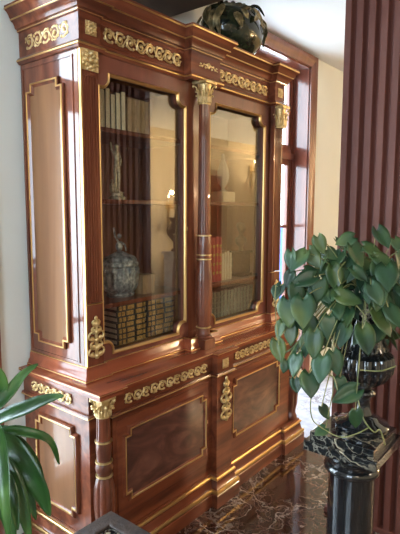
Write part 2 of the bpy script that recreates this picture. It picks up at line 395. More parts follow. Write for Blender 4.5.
# -- ornaments
def scroll_band(u0, u1, v0, v1, f, n=None, name='frieze_ornament', parent=CAB):
    h = v1 - v0; n = n or max(3, round((u1 - u0) / (h * .98))); p = (u1 - u0) / n; b = MB(); vm = (v0 + v1) / 2; r = h * .42
    for k in range(n):
        cu = u0 + p * (k + .5); sg = 1 if k % 2 else -1
        pts = []
        for i in range(27):
            t = i / 26; a = -PI / 2 * 0 + t * 2 * PI * 1.35; rr = r * (.16 + .84 * t)
            pts.append(f(cu + rr * math.cos(a) * -1, vm + sg * rr * math.sin(a), .006))
        b.tube(pts, h * .045, 6, h * .085)
        b.blob(f(cu, vm, .007), (h * .13, h * .13, h * .13))
        for q in range(4):
            a = q * PI / 2 + .6
            b.blob(f(cu + r * 1.02 * math.cos(a), vm + r * 1.02 * math.sin(a), .006), (h * .11,) * 3)
    b.tube([f(u0 + (u1 - u0) * i / (n * 8), vm + h * .42 * math.sin(PI * i / 8), .006) for i in range(n * 8 + 1)], h * .06, 6)
    return b.build(name, 'gold', parent, True)
def rosette(u, v, s, f, name='rosette', parent=CAB):
    b = MB()
    b.prism([(u - s, v - s), (u + s, v - s), (u + s, v + s), (u - s, v + s)], 0, .004, f)
    b.blob(f(u, v, .006), (s * .3,) * 3)
    for k in range(8):
        a = k * PI / 4
        b.blob(f(u + s * .6 * math.cos(a), v + s * .6 * math.sin(a), .005), (s * .27,) * 3)
        for w_ in (.92,):
            b.blob(f(u + s * w_ * math.cos(a + .39), v + s * w_ * math.sin(a + .39), .004), (s * .18,) * 3)
    return b.build(name, 'gold', parent, True)
def mount(u, v0, v1, w, f, name='gilt_mount', parent=CAB, spray=False):
    """upright foliate mount: stem with paired scrolling leaves and a flame finial"""
    b = MB(); h = v1 - v0; n = 5
    b.tube([f(u, v0 + h * i / 10, .006) for i in range(11)], w * .10, 6)
    for k in range(n):
        v = v0 + h * (k + .3) / n; s = w * (1, .75, 1.0, .6, .45)[k] * .5
        for sg in (-1, 1):
            b.tube([f(u + sg * s * math.sin(t * 2.6) * (1.1 - .1 * t), v + s * .9 * (1 - math.cos(t * 2.6)) * .6, .006) for t in [i / 7 for i in range(8)]], w * .085, 6, w * .05)
            b.blob(f(u + sg * s * .55, v + s * .2, .006), (w * .15, w * .10, w * .15))
        b.blob(f(u, v, .008), (w * .15, w * .12, w * .17))
    b.blob(f(u, v1, .006), (w * .12, w * .08, h * .07))
    return b.build(name, 'gold', parent, True)
def spray(u0, u1, v, h, f, parent=CAB):
    b = MB(); um = (u0 + u1) / 2; L = (u1 - u0) / 2
    b.blob(f(um, v + h * .2, .006), (h * .35, h * .25, h * .5))
    for sg in (-1, 1):
        b.tube([f(um + sg * L * t, v + h * .25 * math.sin(t * 5), .006) for t in [i / 9 for i in range(10)]], h * .11, 6, h * .05)
        for k in range(1, 6):
            t = k / 6
            b.blob(f(um + sg * L * t, v + h * (.32 if k % 2 else -.25) * (1 - t * .6), .006), (h * .2, h * .12, h * .2 * (1.2 - t * .5)))
    return b.build('leaf_spray', 'gold', parent, True)

ff = front(-.004); ffp = front(-.059); fl = left(.004)
scroll_band(.125, .60, 2.268, 2.330, ff)
scroll_band(.895, 1.385, 2.268, 2.330, ff)
scroll_band(.045, .345, 2.268, 2.334, left(.004), name='side_frieze_ornament')
rosette(.055, 2.300, .026, front(-.016))
spray(.67, .82, 2.292, .030, ffp)
rosette(1.478, 2.300, .026, front(-.044))
# raised panel edges of the frieze
for (x0, x1, y) in ((.112, .615, -.004), (.88, 1.395, -.004)):
    MB().sweep([(x0, 2.260), (x0, 2.338), (x1, 2.338), (x1, 2.260)], [(0, 0), (0, .004), (.004, .004), (.004, 0)], True, front(y)).build('frieze_bead', 'mahogany_h', CAB)

def capital(x, y, z0, z1, r, w, parent, name='capital'):
    """gilt corinthian capital: bell, two tiers of curled leaves, corner volutes and abacus"""
    b = MB(); h = z1 - z0
    b.lathe([(r * 1.12, 0), (r * 1.12, h * .06), (r * .95, h * .08), (r * .95, h * .5), (w * .8, h * .86)], (x, y, z0), 20)
    for tier, (hh, zz) in enumerate(((.42, .08), (.66, .1))):
        for k in range(8):
            a = k * PI / 4 + tier * PI / 8
            d = W((math.cos(a), math.sin(a), 0)); base = W((x, y, z0 + h * zz))
            pts = [base + d * (r * (1.0 + .10 * tier + .45 * t ** 3)) + W((0, 0, h * hh * (t - .25 * max(0, t - .75) * 4))) for t in [i / 6 for i in range(7)]]
            b.tube(pts, r * .26, 6, r * .17)
            b.blob(pts[-1] + d * r * .06, (r * .2,) * 3, n=6)
    for k in range(4):
        a = PI / 4 + k * PI / 2; d = W((math.cos(a), math.sin(a), 0))
        pts = [W((x, y, z0 + h * .5)) + d * (r * 1.0 + (w * 1.22 - r) * t) + W((0, 0, h * .34 * math.sin(t * PI / 2))) for t in [i / 5 for i in range(6)]]
        b.tube(pts, r * .13, 6); e = pts[-1]
        b.blob(e - W((0, 0, h * .05)), (r * .26, r * .26, r * .3), n=7)
    for k in range(4):
        a = k * PI / 2; d = W((math.cos(a), math.sin(a), 0)); b.blob(W((x, y, z0 + h * .92)) + d * w * .92, (r * .22,) * 3, n=6)
    b.box((x - w, y - w, z0 + h * .88), (x + w, y + w, z1), h * .03)
    return b.build(name, 'gold', parent, True)

# -- middle upper column
cx, cy = .728, -.052
MB().lathe([(.030, 1.47), (.029, 1.6), (.026, 2.11)], (cx, cy, 0), 48, flute=(0, 2, 12, .10)).build('column_shaft', 'mahogany', CAB, True)
d = MB(); d.lathe([(.034, .945), (.036, .955), (.033, .965), (.031, .985), (.034, 1.0), (.041, 1.06), (.043, 1.16), (.041, 1.27), (.036, 1.32), (.034, 1.345), (.036, 1.365), (.037, 1.42), (.035, 1.45), (.032, 1.47)], (cx, cy, 0), 72, flute=(5, 8, 9, .09))
cd_ = d.build('column_drum', 'carved', CAB, True)
for z in (.99, 1.345, 1.367, 1.465): MB().lathe([(.034, -.004), (.040, -.002), (.040, .002), (.034, .004)], (cx, cy, z), 28).build('ring', 'gold', cd_, True)
MB().box((cx - .045, cy - .045, .878), (cx + .045, cy + .045, .93), .004).lathe([(.043, .93), (.044, .94), (.038, .948)], (cx, cy, 0), 24).build('column_base', 'mahogany', CAB)
capital(cx, cy, 2.11, 2.222, .027, .045, CAB)

# -- left pilaster with flutes, and the right one
def pilaster(x0, x1, y, bead=True):
    b = MB(); n = 5; m = .012; pw = (x1 - x0 - 2 * m) / n
    prof = [(x0, y + .03), (x0, y)]
    for k in range(n):
        a = x0 + m + pw * k + pw * .18; e = x0 + m + pw * (k + 1) - pw * .18
        prof += [(a, y)] + [((a + e) / 2 - (e - a) / 2 * math.cos(PI * i / 4), y + .011 * math.sin(PI * i / 4)) for i in range(1, 4)] + [(e, y)]
    prof += [(x1, y), (x1, y + .03)]
    b.prism(prof, 1.21, 2.13)
    b.box((x0, y - .001, .942), (x1, y + .03, 1.205)); b.box((x0, y + .001, 2.12), (x1, y + .03, 2.22))
    p = b.build('pilaster', 'mahogany', CAB)
    MB().box((x0 - .001, y - .003, 1.203), (x1 + .001, y + .01, 1.207)).build('gilt_line', 'brass', p)
    if bead: MB().box((x0 - .003, y - .004, .945), (x0 + .003, y + .01, 2.215)).build('gilt_corner_bead', 'brass', p)
    mount((x0 + x1) / 2, .975, 1.145, .078, front(y - .002), 'gilt_mount', p)
    if bead: rosette((x0 + x1) / 2, 2.178, .040, front(y - .003), 'gilt_capital', p)
    return p
pilaster(.003, .090, -.014)
pilaster(1.430, 1.528, -.038, False)
capital(1.478, -.048, 2.09, 2.222, .030, .044, CAB)

# -- glazed doors
def eared(x0, x1, z0, z1, h=.055, s=.016):
    def corner(cx, cz, sx, sz, order):
        pts = [(cx, cz + sz * h), (cx + sx * s, cz + sz * h)]
        for i in range(1, 6):
            a = PI / 2 * i / 6
            pts.append((cx + sx * (s + (h - s) * math.sin(a)), cz + sz * (s + (h - s) * math.cos(a))))
        pts += [(cx + sx * h, cz + sz * s), (cx + sx * h, cz)]
        return pts if order else pts[::-1]
    return corner(x0, z0, 1, 1, True) + corner(x1, z0, -1, 1, False) + corner(x1, z1, -1, -1, True) + corner(x0, z1, 1, -1, False)
def glazed(x0, x1, g0, g1, side):
    z0, z1 = .945, 2.218
    hole = eared(g0, g1, .972, 2.148)
    fr_ = MB().prism([(x0, z0), (x1, z0), (x1, z1), (x0, z1)], 0, -.034, front(-.002), [hole])
    door = fr_.build('glazed_door', 'trim', CAB)
    # outset is to the right of travel: hole runs counter-clockwise so outset points away from the glass
    MB().sweep(hole, [(.006, 0), (.006, .005), (.002, .008), (-.004, .004), (-.007, -.004), (-.004, -.01), (.006, -.01)], True, front(-.002)).build('gilt_trim', 'brass', door, True)
    inner = [(u, v) for u, v in eared(g0 - .004, g1 + .004, .968, 2.152)]
    MB().prism([(g0 - .02, .955), (g1 + .02, .955), (g1 + .02, 2.165), (g0 - .02, 2.165)], -.0275, -.0285, front(-.0)).build('glass_pane', 'pane', door, label='reflective clear glass pane')
    # dark bevelled strip behind, and escutcheon
    kx = g1 + .014 if side == 'r' else g0 - .014
    MB().blob((kx, -.004, 1.5), (.004, .003, .012)).build('keyhole_plate', 'gold', door, True)
glazed(.092, .664, .100, .640, 'r')
glazed(.806, 1.418, .835, 1.378, 'l')

# -- left side of upper case: framed panel with stepped corners
def notched(u0, u1, v0, v1, s):
    return [(u0 + s, v0), (u1 - s, v0), (u1 - s, v0 + s), (u1, v0 + s), (u1, v1 - s), (u1 - s, v1 - s), (u1 - s, v1), (u0 + s, v1), (u0 + s, v1 - s), (u0, v1 - s), (u0, v0 + s), (u0 + s, v0 + s)]
def side_panel(x, u0, u1, v0, v1, s):
    f = left(x); pa = notched(u0, u1, v0, v1, s)
    MB().prism(pa, .001, .004, f).build('side_panel', 'sidefield', CAB)
    MB().sweep(pa, [(0, 0), (0, .010), (-.005, .014), (-.012, .013), (-.02, .004), (-.02, 0)][::-1], True, f).build('panel_moulding', 'mahogany', CAB, True)
    MB().sweep(pa, [(-.003, .012), (-.005, .0165), (-.009, .0165), (-.011, .012)][::-1], True, f).build('gilt_bead', 'brass', CAB, True)
side_panel(0, .085, .345, 1.0, 2.13, .032)
MB().sweep([(.035, .96), (.375, .96), (.375, 2.195), (.035, 2.195)], [(0, 0), (0, .004), (.006, .004), (.006, 0)], True, left(0)).build('side_bead', 'mahogany', CAB)

# -- lower case
LP = [(-.045, .395), (-.045, -.075), (.032, -.075), (.032, -.13), (.70, -.13), (.70, -.165), (.84, -.165), (.84, -.13), (1.53, -.13), (1.53, -.06), (1.615, -.06), (1.615, .395)]
MB().prism(offset(LP, -.003, False), .20, .77).build('lower_case', 'mahogany_h', CAB)
MB().prism(offset(LP, -.001, False), .765, .86).build('lower_frieze', 'mahogany_h', CAB)
b = MB().prism(offset(PL, .012, False), .850, .866); b.sweep(PL, [(-.02, .862), (.014, .862), (.020, .866), (.022, .873), (.020, .879), (-.02, .880)]); b.prism(offset(PL, .0, False), .862, .880)
b.build('countertop', 'top', CAB, True)
gl(PL, .019, .872, .004, .003)
MB().sweep(LP, [(-.006, .748), (.006, .748), (.012, .756), (.008, .766), (-.006, .766)]).build('frieze_moulding', 'mahogany_h', CAB, True)
gl(LP, .008, .752, .006, .005)
scroll_band(.095, .655, .782, .832, front(-.129))
scroll_band(.90, 1.37, .782, .832, front(-.129))
scroll_band(.03, .32, .782, .832, left(-.043), name='side_frieze_ornament')
rosette(.770, .807, .024, front(-.164))
mount(.770, .50, .725, .085, front(-.167), 'drop_mount')
# plinth
plp = [(-.02, FL), (.030, FL), (.030, .125), (.024, .132), (.022, .150), (.014, .158), (.010, .185), (.004, .195), (.003, .225), (-.02, .225)]
MB().sweep(PL, plp).build('plinth', 'mahogany_h', CAB, True)
MB().prism(offset(PL, -.004, False), FL, .222).build('plinth_core', 'mahogany_h', CAB)
gl(PL, .020, .130, .022, .010); gl(PL, .006, .196, .016, .009)
# lower doors
def lower_door(u0, u1, v0, v1, y):
    f = front(y)
    d = MB().box((u0 - .03, y - .003, v0 - .06), (u1 + .03, y + .01, v1 + .045), .002).build('cupboard_door', 'mahogany_h', CAB)
    f = front(y - .003); pa = notched(u0, u1, v0, v1, .03)
    MB().prism(offset(pa, -.01, True), .0, .002, f).build('burl_panel', 'burl', d, label='glossy flame-figured panel')
    MB().sweep(pa, [(-.018, 0), (-.016, .006), (-.008, .013), (0, .012), (.004, .006), (.006, 0)], True, f).build('panel_moulding', 'mahogany_h', d, True)
    MB().sweep(pa, [(-.014, .006), (-.010, .013), (-.006, .0145), (-.003, .012)], True, f).build('gilt_bead', 'brass', d, True)
    MB().blob((u1 + .012, y - .006, (v0 + v1) / 2), (.004, .003, .010)).build('keyhole_plate', 'gold', d, True)
lower_door(.085, .645, .355, .682, -.13)
lower_door(.868, 1.375, .350, .682, -.13)
f = left(-.045); pa = notched(.0, .295, .29, .69, .03)
MB().prism(offset(pa, -.01, True), .0, .003, f).build('lower_side_panel', 'sidefield', CAB)
MB().sweep(pa, [(-.018, 0), (-.016, .006), (-.008, .013), (0, .012), (.004, .006), (.006, 0)], True, f).build('side_panel_moulding', 'mahogany', CAB, True)
MB().sweep(pa, [(-.014, .006), (-.010, .013), (-.006, .0145), (-.003, .012)], True, f).build('side_gilt_bead', 'brass', CAB, True)
# lower corner columns
for (x, y) in ((-.006, -.118), (1.575, -.118)):
    q = MB().lathe([(.036, .225), (.040, .235), (.040, .25), (.032, .265), (.030, .29), (.038, .33), (.042, .40), (.040, .46), (.032, .50), (.028, .512), (.028, .518), (.033, .53), (.037, .548), (.033, .566), (.029, .578), (.031, .60), (.033, .63), (.031, .66), (.029, .672)], (x, y, 0), 72, flute=(4, 8, 9, .13)).build('corner_column', 'carved', CAB, True)
    MB().lathe([(.029, .670), (.027, .775)], (x, y, 0), 40, flute=(0, 1, 12, .1)).build('fluted_neck', 'mahogany', q, True)
    for z in (.515, .575, .662): MB().lathe([(.028, -.004), (.0355, -.003), (.0355, .003), (.028, .004)], (x, y, z), 28).build('ring', 'gold', q, True)
    capital(x, y, .765, .848, .028, .038, q)

# ------------------------------------------------------------------ books
ORD = ['first', 'second', 'third', 'fourth', 'fifth', 'sixth', 'seventh', 'eighth', 'ninth', 'tenth', 'eleventh', 'twelfth', 'thirteenth', 'fourteenth']
def book(x, w, z, h, dep, y, cov, spine, label, group, gilt=0, hubs=3):
    t = w * .16
    b = MB().box((x, y + .004, z), (x + t, y + dep, z + h), .001); b.box((x + w - t, y + .004, z), (x + w, y + dep, z + h), .001)
    b.box((x + .0005, y + .003, z), (x + w - .0005, y + .010, z + h))
    o = b.build('book', cov); tag(o, label, 'book', group)
    s = MB().prism([(x + w / 2 + w * (.5 - (.5 - .5) ) * math.cos(a) * .96, y + .006 - .006 * math.sin(a)) for a in [PI * i / 6 for i in range(7)]], z + .001, z + h - .001)
    if hubs:
        for k in range(hubs): zz = z + h * (k + 1) / (hubs + 1); s.box((x + w * .04, y - .0022, zz - .0022), (x + w * .96, y + .004, zz + .0022))
    s.build('spine', spine, o)
    MB().box((x + t, y + .01, z + .004), (x + w - t, y + dep - .004, z + h - .005)).build('pages', 'pages', o)
    if gilt:
        g = MB()
        g.box((x + w * .46, y - .0008, z + h * .18), (x + w * .54, y + .002, z + h * .82))
        for k in range(gilt): zz = z + h * (.2 + .6 * k / max(1, gilt - 1)); g.box((x + w * .2, y - .0012, zz - .008), (x + w * .8, y + .002, zz + .008))
        g.build('gilt_tooling', 'bk_gilt', o)
    return o
x = .085
for k in range(8):
    w = random.choice((.030, .033, .031)); h = .165 + .012 * math.sin(k * 2.1)
    book(x, w * .93, 1.945, h, .15, .085, 'bk_dark', 'bk_cream', f'cream-spined dark book, {ORD[k]} from the left on the top shelf behind the left glass door', 'cream-spined books on the left top shelf', hubs=0); x += w
x += .012
for k in range(5):
    book(x, .027, 1.945, .158, .14, .09, 'bk_tan', 'bk_tan', f'tan leather book, {ORD[k]} of the tan row on the left top shelf', 'tan books on the left top shelf', hubs=4); x += .0285
# two stacks lying flat on the floor of the left half
def flat_book(x0, x1, z, t, y, label, group):
    b = MB().box((x0, y + .003, z), (x1, y + .17, z + t * .16), .0008); b.box((x0, y + .003, z + t * .84), (x1, y + .17, z + t), .0008); b.box((x0, y + .002, z), (x1, y + .008, z + t))
    o = b.build('book', 'bk_dark'); tag(o, label, 'book', group)
    MB().box((x0 + .004, y + .01, z + t * .16), (x1 - .004, y + .165, z + t * .84)).build('pages', 'pages', o)
    s = MB(); L = x1 - x0
    for (a, e) in ((.04, .12), (.17, .26), (.33, .56), (.66, .86), (.90, .97)): s.box((x0 + L * a, y - .003, z + t * .14), (x0 + L * e, y + .004, z + t * .86), .001)
    s.build('gilt_spine_panels', 'bk_gilt', o)
for si, (x0, x1) in enumerate(((.262, .445), (.457, .655))):
    for k in range(7):
        dx = random.uniform(-.004, .004)
        flat_book(x0 + dx, x1 + dx, .962 + k * .0268, .026, .085 + random.uniform(0, .006),
                  f'gilt-banded dark book lying flat, {ORD[k]} from the bottom of the {("left", "right")[si]} stack', 'gilt-banded books lying in two stacks')
x = .955
for k in range(4):
    book(x, .030, 1.18, .262 - .004 * (k % 2), .17, .09, 'bk_red', 'bk_red', f'tall red leather book, {ORD[k]} from the left on the shelf behind the right glass door', 'red books on the right middle shelf', gilt=4, hubs=0); x += .0315
for k in range(4):
    book(x, .024, 1.18, .16 + .006 * (k % 3), .15, .09, 'bk_tan', 'bk_cream', f'small buff book, {ORD[k]} after the red books on the right-hand shelf', 'buff books beside the red ones', hubs=3); x += .0255
x = .93
for k in range(14):
    w = .033
    book(x, w, .962, .155 + .003 * math.sin(k * 1.7), .16, .09, 'bk_dark', 'bk_green', f'grey-green book, {ORD[k]} from the left on the bottom shelf of the right half', 'grey-green books on the right bottom shelf', gilt=0, hubs=4); x += w + .002

# ------------------------------------------------------------------ things on the shelves
# silver-blue tureen
tx, ty, tz = .352, .165, 1.18
t = thing('tureen', 'ornate blue-grey silver tureen with figure finial on the left middle shelf', 'tureen', (tx, ty, tz))
MB().lathe([(.072, 0), (.078, .010), (.070, .018), (.084, .03), (.094, .05), (.096, .09), (.096, .125), (.090, .14), (.101, .150), (.099, .160)], (tx, ty, tz), 36, 1.0, .75, flute=(3, 7, 14, .07)).build('bowl', 'silver', t, True)
MB().lathe([(.097, .160), (.090, .168), (.092, .176), (.080, .190), (.04, .205), (.02, .215)], (tx, ty, tz), 36, 1, .75).build('lid', 'silver', t, True)
for s_ in (-1, 1): MB().tube([(tx + s_ * (.088 + .035 * math.sin(a)), ty, tz + .135 - .06 * (1 - math.cos(a)) / 2 * 1.4) for a in [PI * i / 8 for i in range(9)]], .006, 8).build('handle', 'silver', t, True)
h_ = MB()
for k in range(12):
    a = 2 * PI * k / 12; h_.blob((tx + .092 * math.cos(a), ty + .069 * math.sin(a), tz + .125), (.012, .012, .018))
h_.build('garland', 'silver', t, True)
f_ = MB().blob((tx - .004, ty, tz + .24), (.020, .014, .026)); f_.blob((tx - .002, ty, tz + .29), (.012, .010, .012)); f_.tube([(tx - .01, ty, tz + .265), (tx - .03, ty, tz + .29), (tx - .036, ty, tz + .33)], .005, 6); f_.tube([(tx + .008, ty, tz + .26), (tx + .034, ty, tz + .245), (tx + .04, ty, tz + .215)], .005, 6)
f_.build('finial_figure', 'silver', t, True)
# tan box
bx = thing('keepsake_box', 'small tan box standing beside the silver tureen', 'box', (.48, .13, 1.18))
MB().box((.440, .10, 1.18), (.522, .16, 1.262), .003).build('box_body', 'bk_tan', bx); MB().box((.438, .098, 1.262), (.524, .162, 1.276), .003).build('lid', 'bk_tan', bx)

# statuette grown with a skin modifier
def figure(name, bones, m, parent):
    me = bpy.data.meshes.new(name); vs = [v[0] for v in bones]; es = [(i, v[2]) for i, v in enumerate(bones) if v[2] is not None]
    me.from_pydata(vs, es, []); o = bpy.data.objects.new(name, me); COL.objects.link(o); me.materials.append(M[m])
    md = o.modifiers.new('skin', 'SKIN'); md.use_smooth_shade = True
    sv = me.skin_vertices[0].data
    for i, v in enumerate(bones): sv[i].radius = (v[1], v[1])
    sv[0].use_root = True
    s2 = o.modifiers.new('sub', 'SUBSURF'); s2.levels = 1; s2.render_levels = 2
    setp(o, parent); return o
sx, sy, sz = .300, .12, 1.64
st = thing('statuette', 'slender pewter statuette on a round base on the left upper shelf', 'statuette', (sx, sy, sz))
MB().lathe([(.040, 0), (.040, .012), (.030, .018), (.028, .03), (.034, .036)], (sx, sy, sz), 24).build('base', 'statuette', st, True)
P = lambda a, c, bb=0: (sx + a, sy + bb, sz + c)
figure('figure', [(P(0, .15), .014, None), (P(.001, .185), .011, 0), (P(0, .205), .014, 1), (P(0, .225), .006, 2), (P(0, .24), .0115, 3), (P(0, .252), .009, 4),
                  (P(-.014, .208), .006, 2), (P(-.030, .225), .005, 6), (P(-.034, .26), .0045, 7), (P(.015, .206), .006, 2), (P(.028, .18), .005, 9), (P(.022, .155), .0045, 10),
                  (P(-.008, .14), .010, 0), (P(-.009, .09), .008, 12), (P(-.008, .045), .006, 13), (P(-.008, .036, -.01), .006, 14), (P(.009, .14), .010, 0), (P(.013, .09), .008, 16), (P(.008, .045), .006, 17), (P(.010, .036, -.01), .006, 18)], 'statuette', st)
MB().blob((sx - .03, sy, sz + .055), (.014, .012, .024)).blob((sx - .03, sy, sz + .085), (.008, .008, .009)).build('crouching_companion', 'statuette', st, True)
# crystal decanter on cream block
cb_ = MB().box((1.06, .07, 1.64), (1.18, .16, 1.70), .006); tag(cb_.build('display_block', 'cream'), 'cream stone block under the crystal vase', 'stand')
cv = thing('crystal_vase', 'egg-shaped cut crystal vase on a cream block behind the right glass door', 'vase', (1.115, .115, 1.70))
MB().lathe([(.022, 0), (.022, .006), (.008, .014), (.012, .025), (.03, .05), (.038, .085), (.034, .125), (.022, .16), (.012, .18), (.016, .19)], (1.115, .115, 1.70), 10).build('body', 'crystal', cv)
MB().blob((1.115, .115, 1.905), (.011, .011, .016)).build('stopper', 'crystal', cv)
# bust
bt = thing('bust', 'small dark bust on a black plinth on the right middle shelf', 'bust', (1.345, .14, 1.18))
MB().box((1.285, .09, 1.18), (1.405, .19, 1.20), .003).box((1.295, .10, 1.20), (1.395, .18, 1.325), .003).box((1.285, .09, 1.325), (1.405, .19, 1.34), .003).build('plinth', 'blackp', bt)
bc = (1.345, .14, 1.34)
b = MB().lathe([(.022, 0), (.016, .012), (.014, .02), (.030, .035), (.048, .055), (.046, .075), (.020, .092), (.015, .105), (.016, .115)], bc, 24, 1, .65)
b.blob((bc[0], bc[1] - .003, bc[2] + .142), (.023, .027, .032), n=14); b.blob((bc[0], bc[1] - .031, bc[2] + .138), (.004, .007, .008)); b.blob((bc[0], bc[1] + .004, bc[2] + .155), (.026, .028, .024), n=12)
b.blob((bc[0], bc[1] - .026, bc[2] + .122), (.008, .005, .003)); b.blob((bc[0] - .023, bc[1], bc[2] + .138), (.003, .006, .009)); b.blob((bc[0] + .023, bc[1], bc[2] + .138), (.003, .006, .009))
b.build('head_and_shoulders', 'plaster_bust', bt, True)

# ------------------------------------------------------------------ jardiniere on top of the bookcase
jx, jy, jz = 1.23, .14, 2.446
j = thing('jardiniere', 'dark green stone bowl with gilt leaf mounts on top of the bookcase', 'bowl', (jx, jy, jz))
MB().lathe([(.09, 0), (.10, .012), (.085, .025), (.13, .05), (.185, .10), (.205, .155), (.195, .21), (.165, .25), (.17, .265), (.15, .262), (.13, .22)], (jx, jy, jz), 40, 1.0, .75).build('bowl', 'green_stone', j, True)

# ------------------------------------------------------------------ fluted pillar
x0, x1, y0, y1 = 1.02, 1.10, -1.37, -.648
def side_pts(a, b_, n, ins):
    a, b_ = W(a), W(b_); t = (b_ - a) / n; nn = W((t.y, -t.x)).normalized()
    out = []
    for k in range(n):
        s = a + t * k
        out += [s + nn * ins * .75, s + t * .04 + nn * ins, s + t * .54 + nn * ins, s + t * .58 + nn * ins * .75]
        out += [s + t * (.79 - .18 * math.cos(PI * i / 5)) - nn * (.017 * math.sin(PI * i / 5)) for i in range(0, 6)]
    return [(p.x, p.y) for p in out]
pp = side_pts((x1, y0), (x0, y0), 9, .016) if False else None
L_ = []
# counter-clockwise walk; convex reeds stand out of a slightly smaller core
for (a, b_, n) in (((x0, y1), (x0, y0), 13), ((x0, y0), (x1, y0), 1), ((x1, y0), (x1, y1), 13), ((x1, y1), (x0, y1), 1)):
    L_ += side_pts(a, b_, n, .016)
MB().prism(L_, FL + .03, CE - .12).build('shaft', 'pillar')
pil = thing('fluted_pillar', 'tall reeded mahogany pilaster screen on the right behind the marble pedestal', 'pillar', ((x0 + x1) / 2, (y0 + y1) / 2, FL))
sh = bpy.data.objects['shaft']; setp(sh, pil)
MB().box((x0 - .02, y0 - .02, FL), (x1 + .02, y1 + .02, FL + .03), .006).build('base', 'pillar', pil)
MB().box((x0 - .03, y0 - .03, CE - .12), (x1 + .03, y1 + .03, CE - .001), .006).build('capital', 'pillar', pil)

# ------------------------------------------------------------------ pedestal and urn
ex, ey = .278, -1.045
pd = thing('pedestal', 'black marble column pedestal with square top carrying the urn', 'pedestal', (ex, ey, FL))
MB().box((ex - .12, ey - .12, .818), (ex + .12, ey + .12, .85), .003).build('top_slab', 'black', pd)
MB().lathe([(.075, .735), (.083, .738), (.090, .745), (.092, .754), (.088, .763), (.081, .768), (.081, .776), (.086, .79), (.098, .806), (.112, .819)], (ex, ey, 0), 48).build('neck_moulding', 'black', pd, True)
MB().lathe([(.082, .20), (.077, .24), (.075, .740)], (ex, ey, 0), 48).build('shaft', 'black', pd, True)
MB().lathe([(.11, .13), (.115, .15), (.105, .17), (.09, .18), (.095, .19), (.082, .20)], (ex, ey, 0), 48).box((ex - .125, ey - .125, FL), (ex + .125, ey + .125, .135), .003).build('base', 'black', pd, True)
ux, uy, uz = .308, -1.062, .85
ur = thing('urn', 'polished black stone urn with ribbed bowl on the marble pedestal', 'urn', (ux, uy, uz))
MB().box((ex - .105, ey - .105, uz), (ex + .105, ey + .105, uz + .028), .002).build('foot_block', 'black', ur)
MB().lathe([(.080, .028), (.086, .036), (.086, .046), (.078, .054), (.055, .062), (.048, .072), (.030, .080), (.024, .10), (.023, .132), (.028, .140), (.037, .146), (.039, .154), (.034, .162), (.027, .167), (.028, .176)], (ux, uy, uz), 48).build('stem', 'blackp', ur, True)
MB().lathe([(.028, .175), (.045, .182), (.070, .200), (.087, .228), (.091, .256), (.086, .280), (.066, .296)], (ux, uy, uz), 120, flute=(1, 5, 20, .09)).build('ribbed_bowl', 'blackp', ur, True)
MB().lathe([(.066, .295), (.074, .302), (.068, .312), (.060, .325), (.056, .39), (.060, .44), (.078, .475), (.096, .49), (.100, .498), (.096, .505), (.080, .495)], (ux, uy, uz), 48).build('neck', 'black', ur, True)
MB().lathe([(.085, .49), (.05, .50)], (ux, uy, uz), 24).build('soil', 'soil', ur, True)

# ------------------------------------------------------------------ leaves
def heart_leaf(bm, c, tip, nrm, L, wid=.92, curl=.22, fold=.25):
    """c is the petiole joint; tip and nrm are unit vectors"""
    side = tip.cross(nrm).normalized(); rows = 9; cols = 7; G = []
    ws = [.36, .78, .97, 1.0, .93, .78, .56, .30, .0]
    for i in range(rows):
        t = i / (rows - 1); row = []
        for k in range(cols):
            s = (k - (cols - 1) / 2) / ((cols - 1) / 2)
            w = ws[i] * wid * .5 * L
            back = .20 * L * (abs(s) ** 1.5) * (1 - t) ** 2 * (1 if i else 1.0)
            al = t * L - back
            dep = -curl * L * (t ** 2) - .05 * L * s * s + fold * L * .28 * abs(s) * (1 - .6 * t) + .012 * L * math.sin(t * 9 + s * 5)
            row.append(bm.verts.new(c + tip * al + side * (s * w) + nrm * dep))
        G.append(row)
    for i in range(rows - 1):
        for k in range(cols - 1):
            bm.faces.new((G[i][k], G[i][k + 1], G[i + 1][k + 1], G[i + 1][k]))
def build_foliage(bm, name, m, parent, th=.0006):
    bmesh.ops.remove_doubles(bm, verts=bm.verts, dist=1e-5)
    me = bpy.data.meshes.new(name); bm.to_mesh(me); bm.free(); me.materials.append(M[m])
    me.polygons.foreach_set('use_smooth', [True] * len(me.polygons))
    o = bpy.data.objects.new(name, me); COL.objects.link(o); setp(o, parent)
    md = o.modifiers.new('thick', 'SOLIDIFY'); md.thickness = th; md.offset = 0
    return o
vine = thing('heartleaf_vine', 'bushy heart-leaved green vine trailing from the black urn', 'plant', (ux, uy, uz + .49))
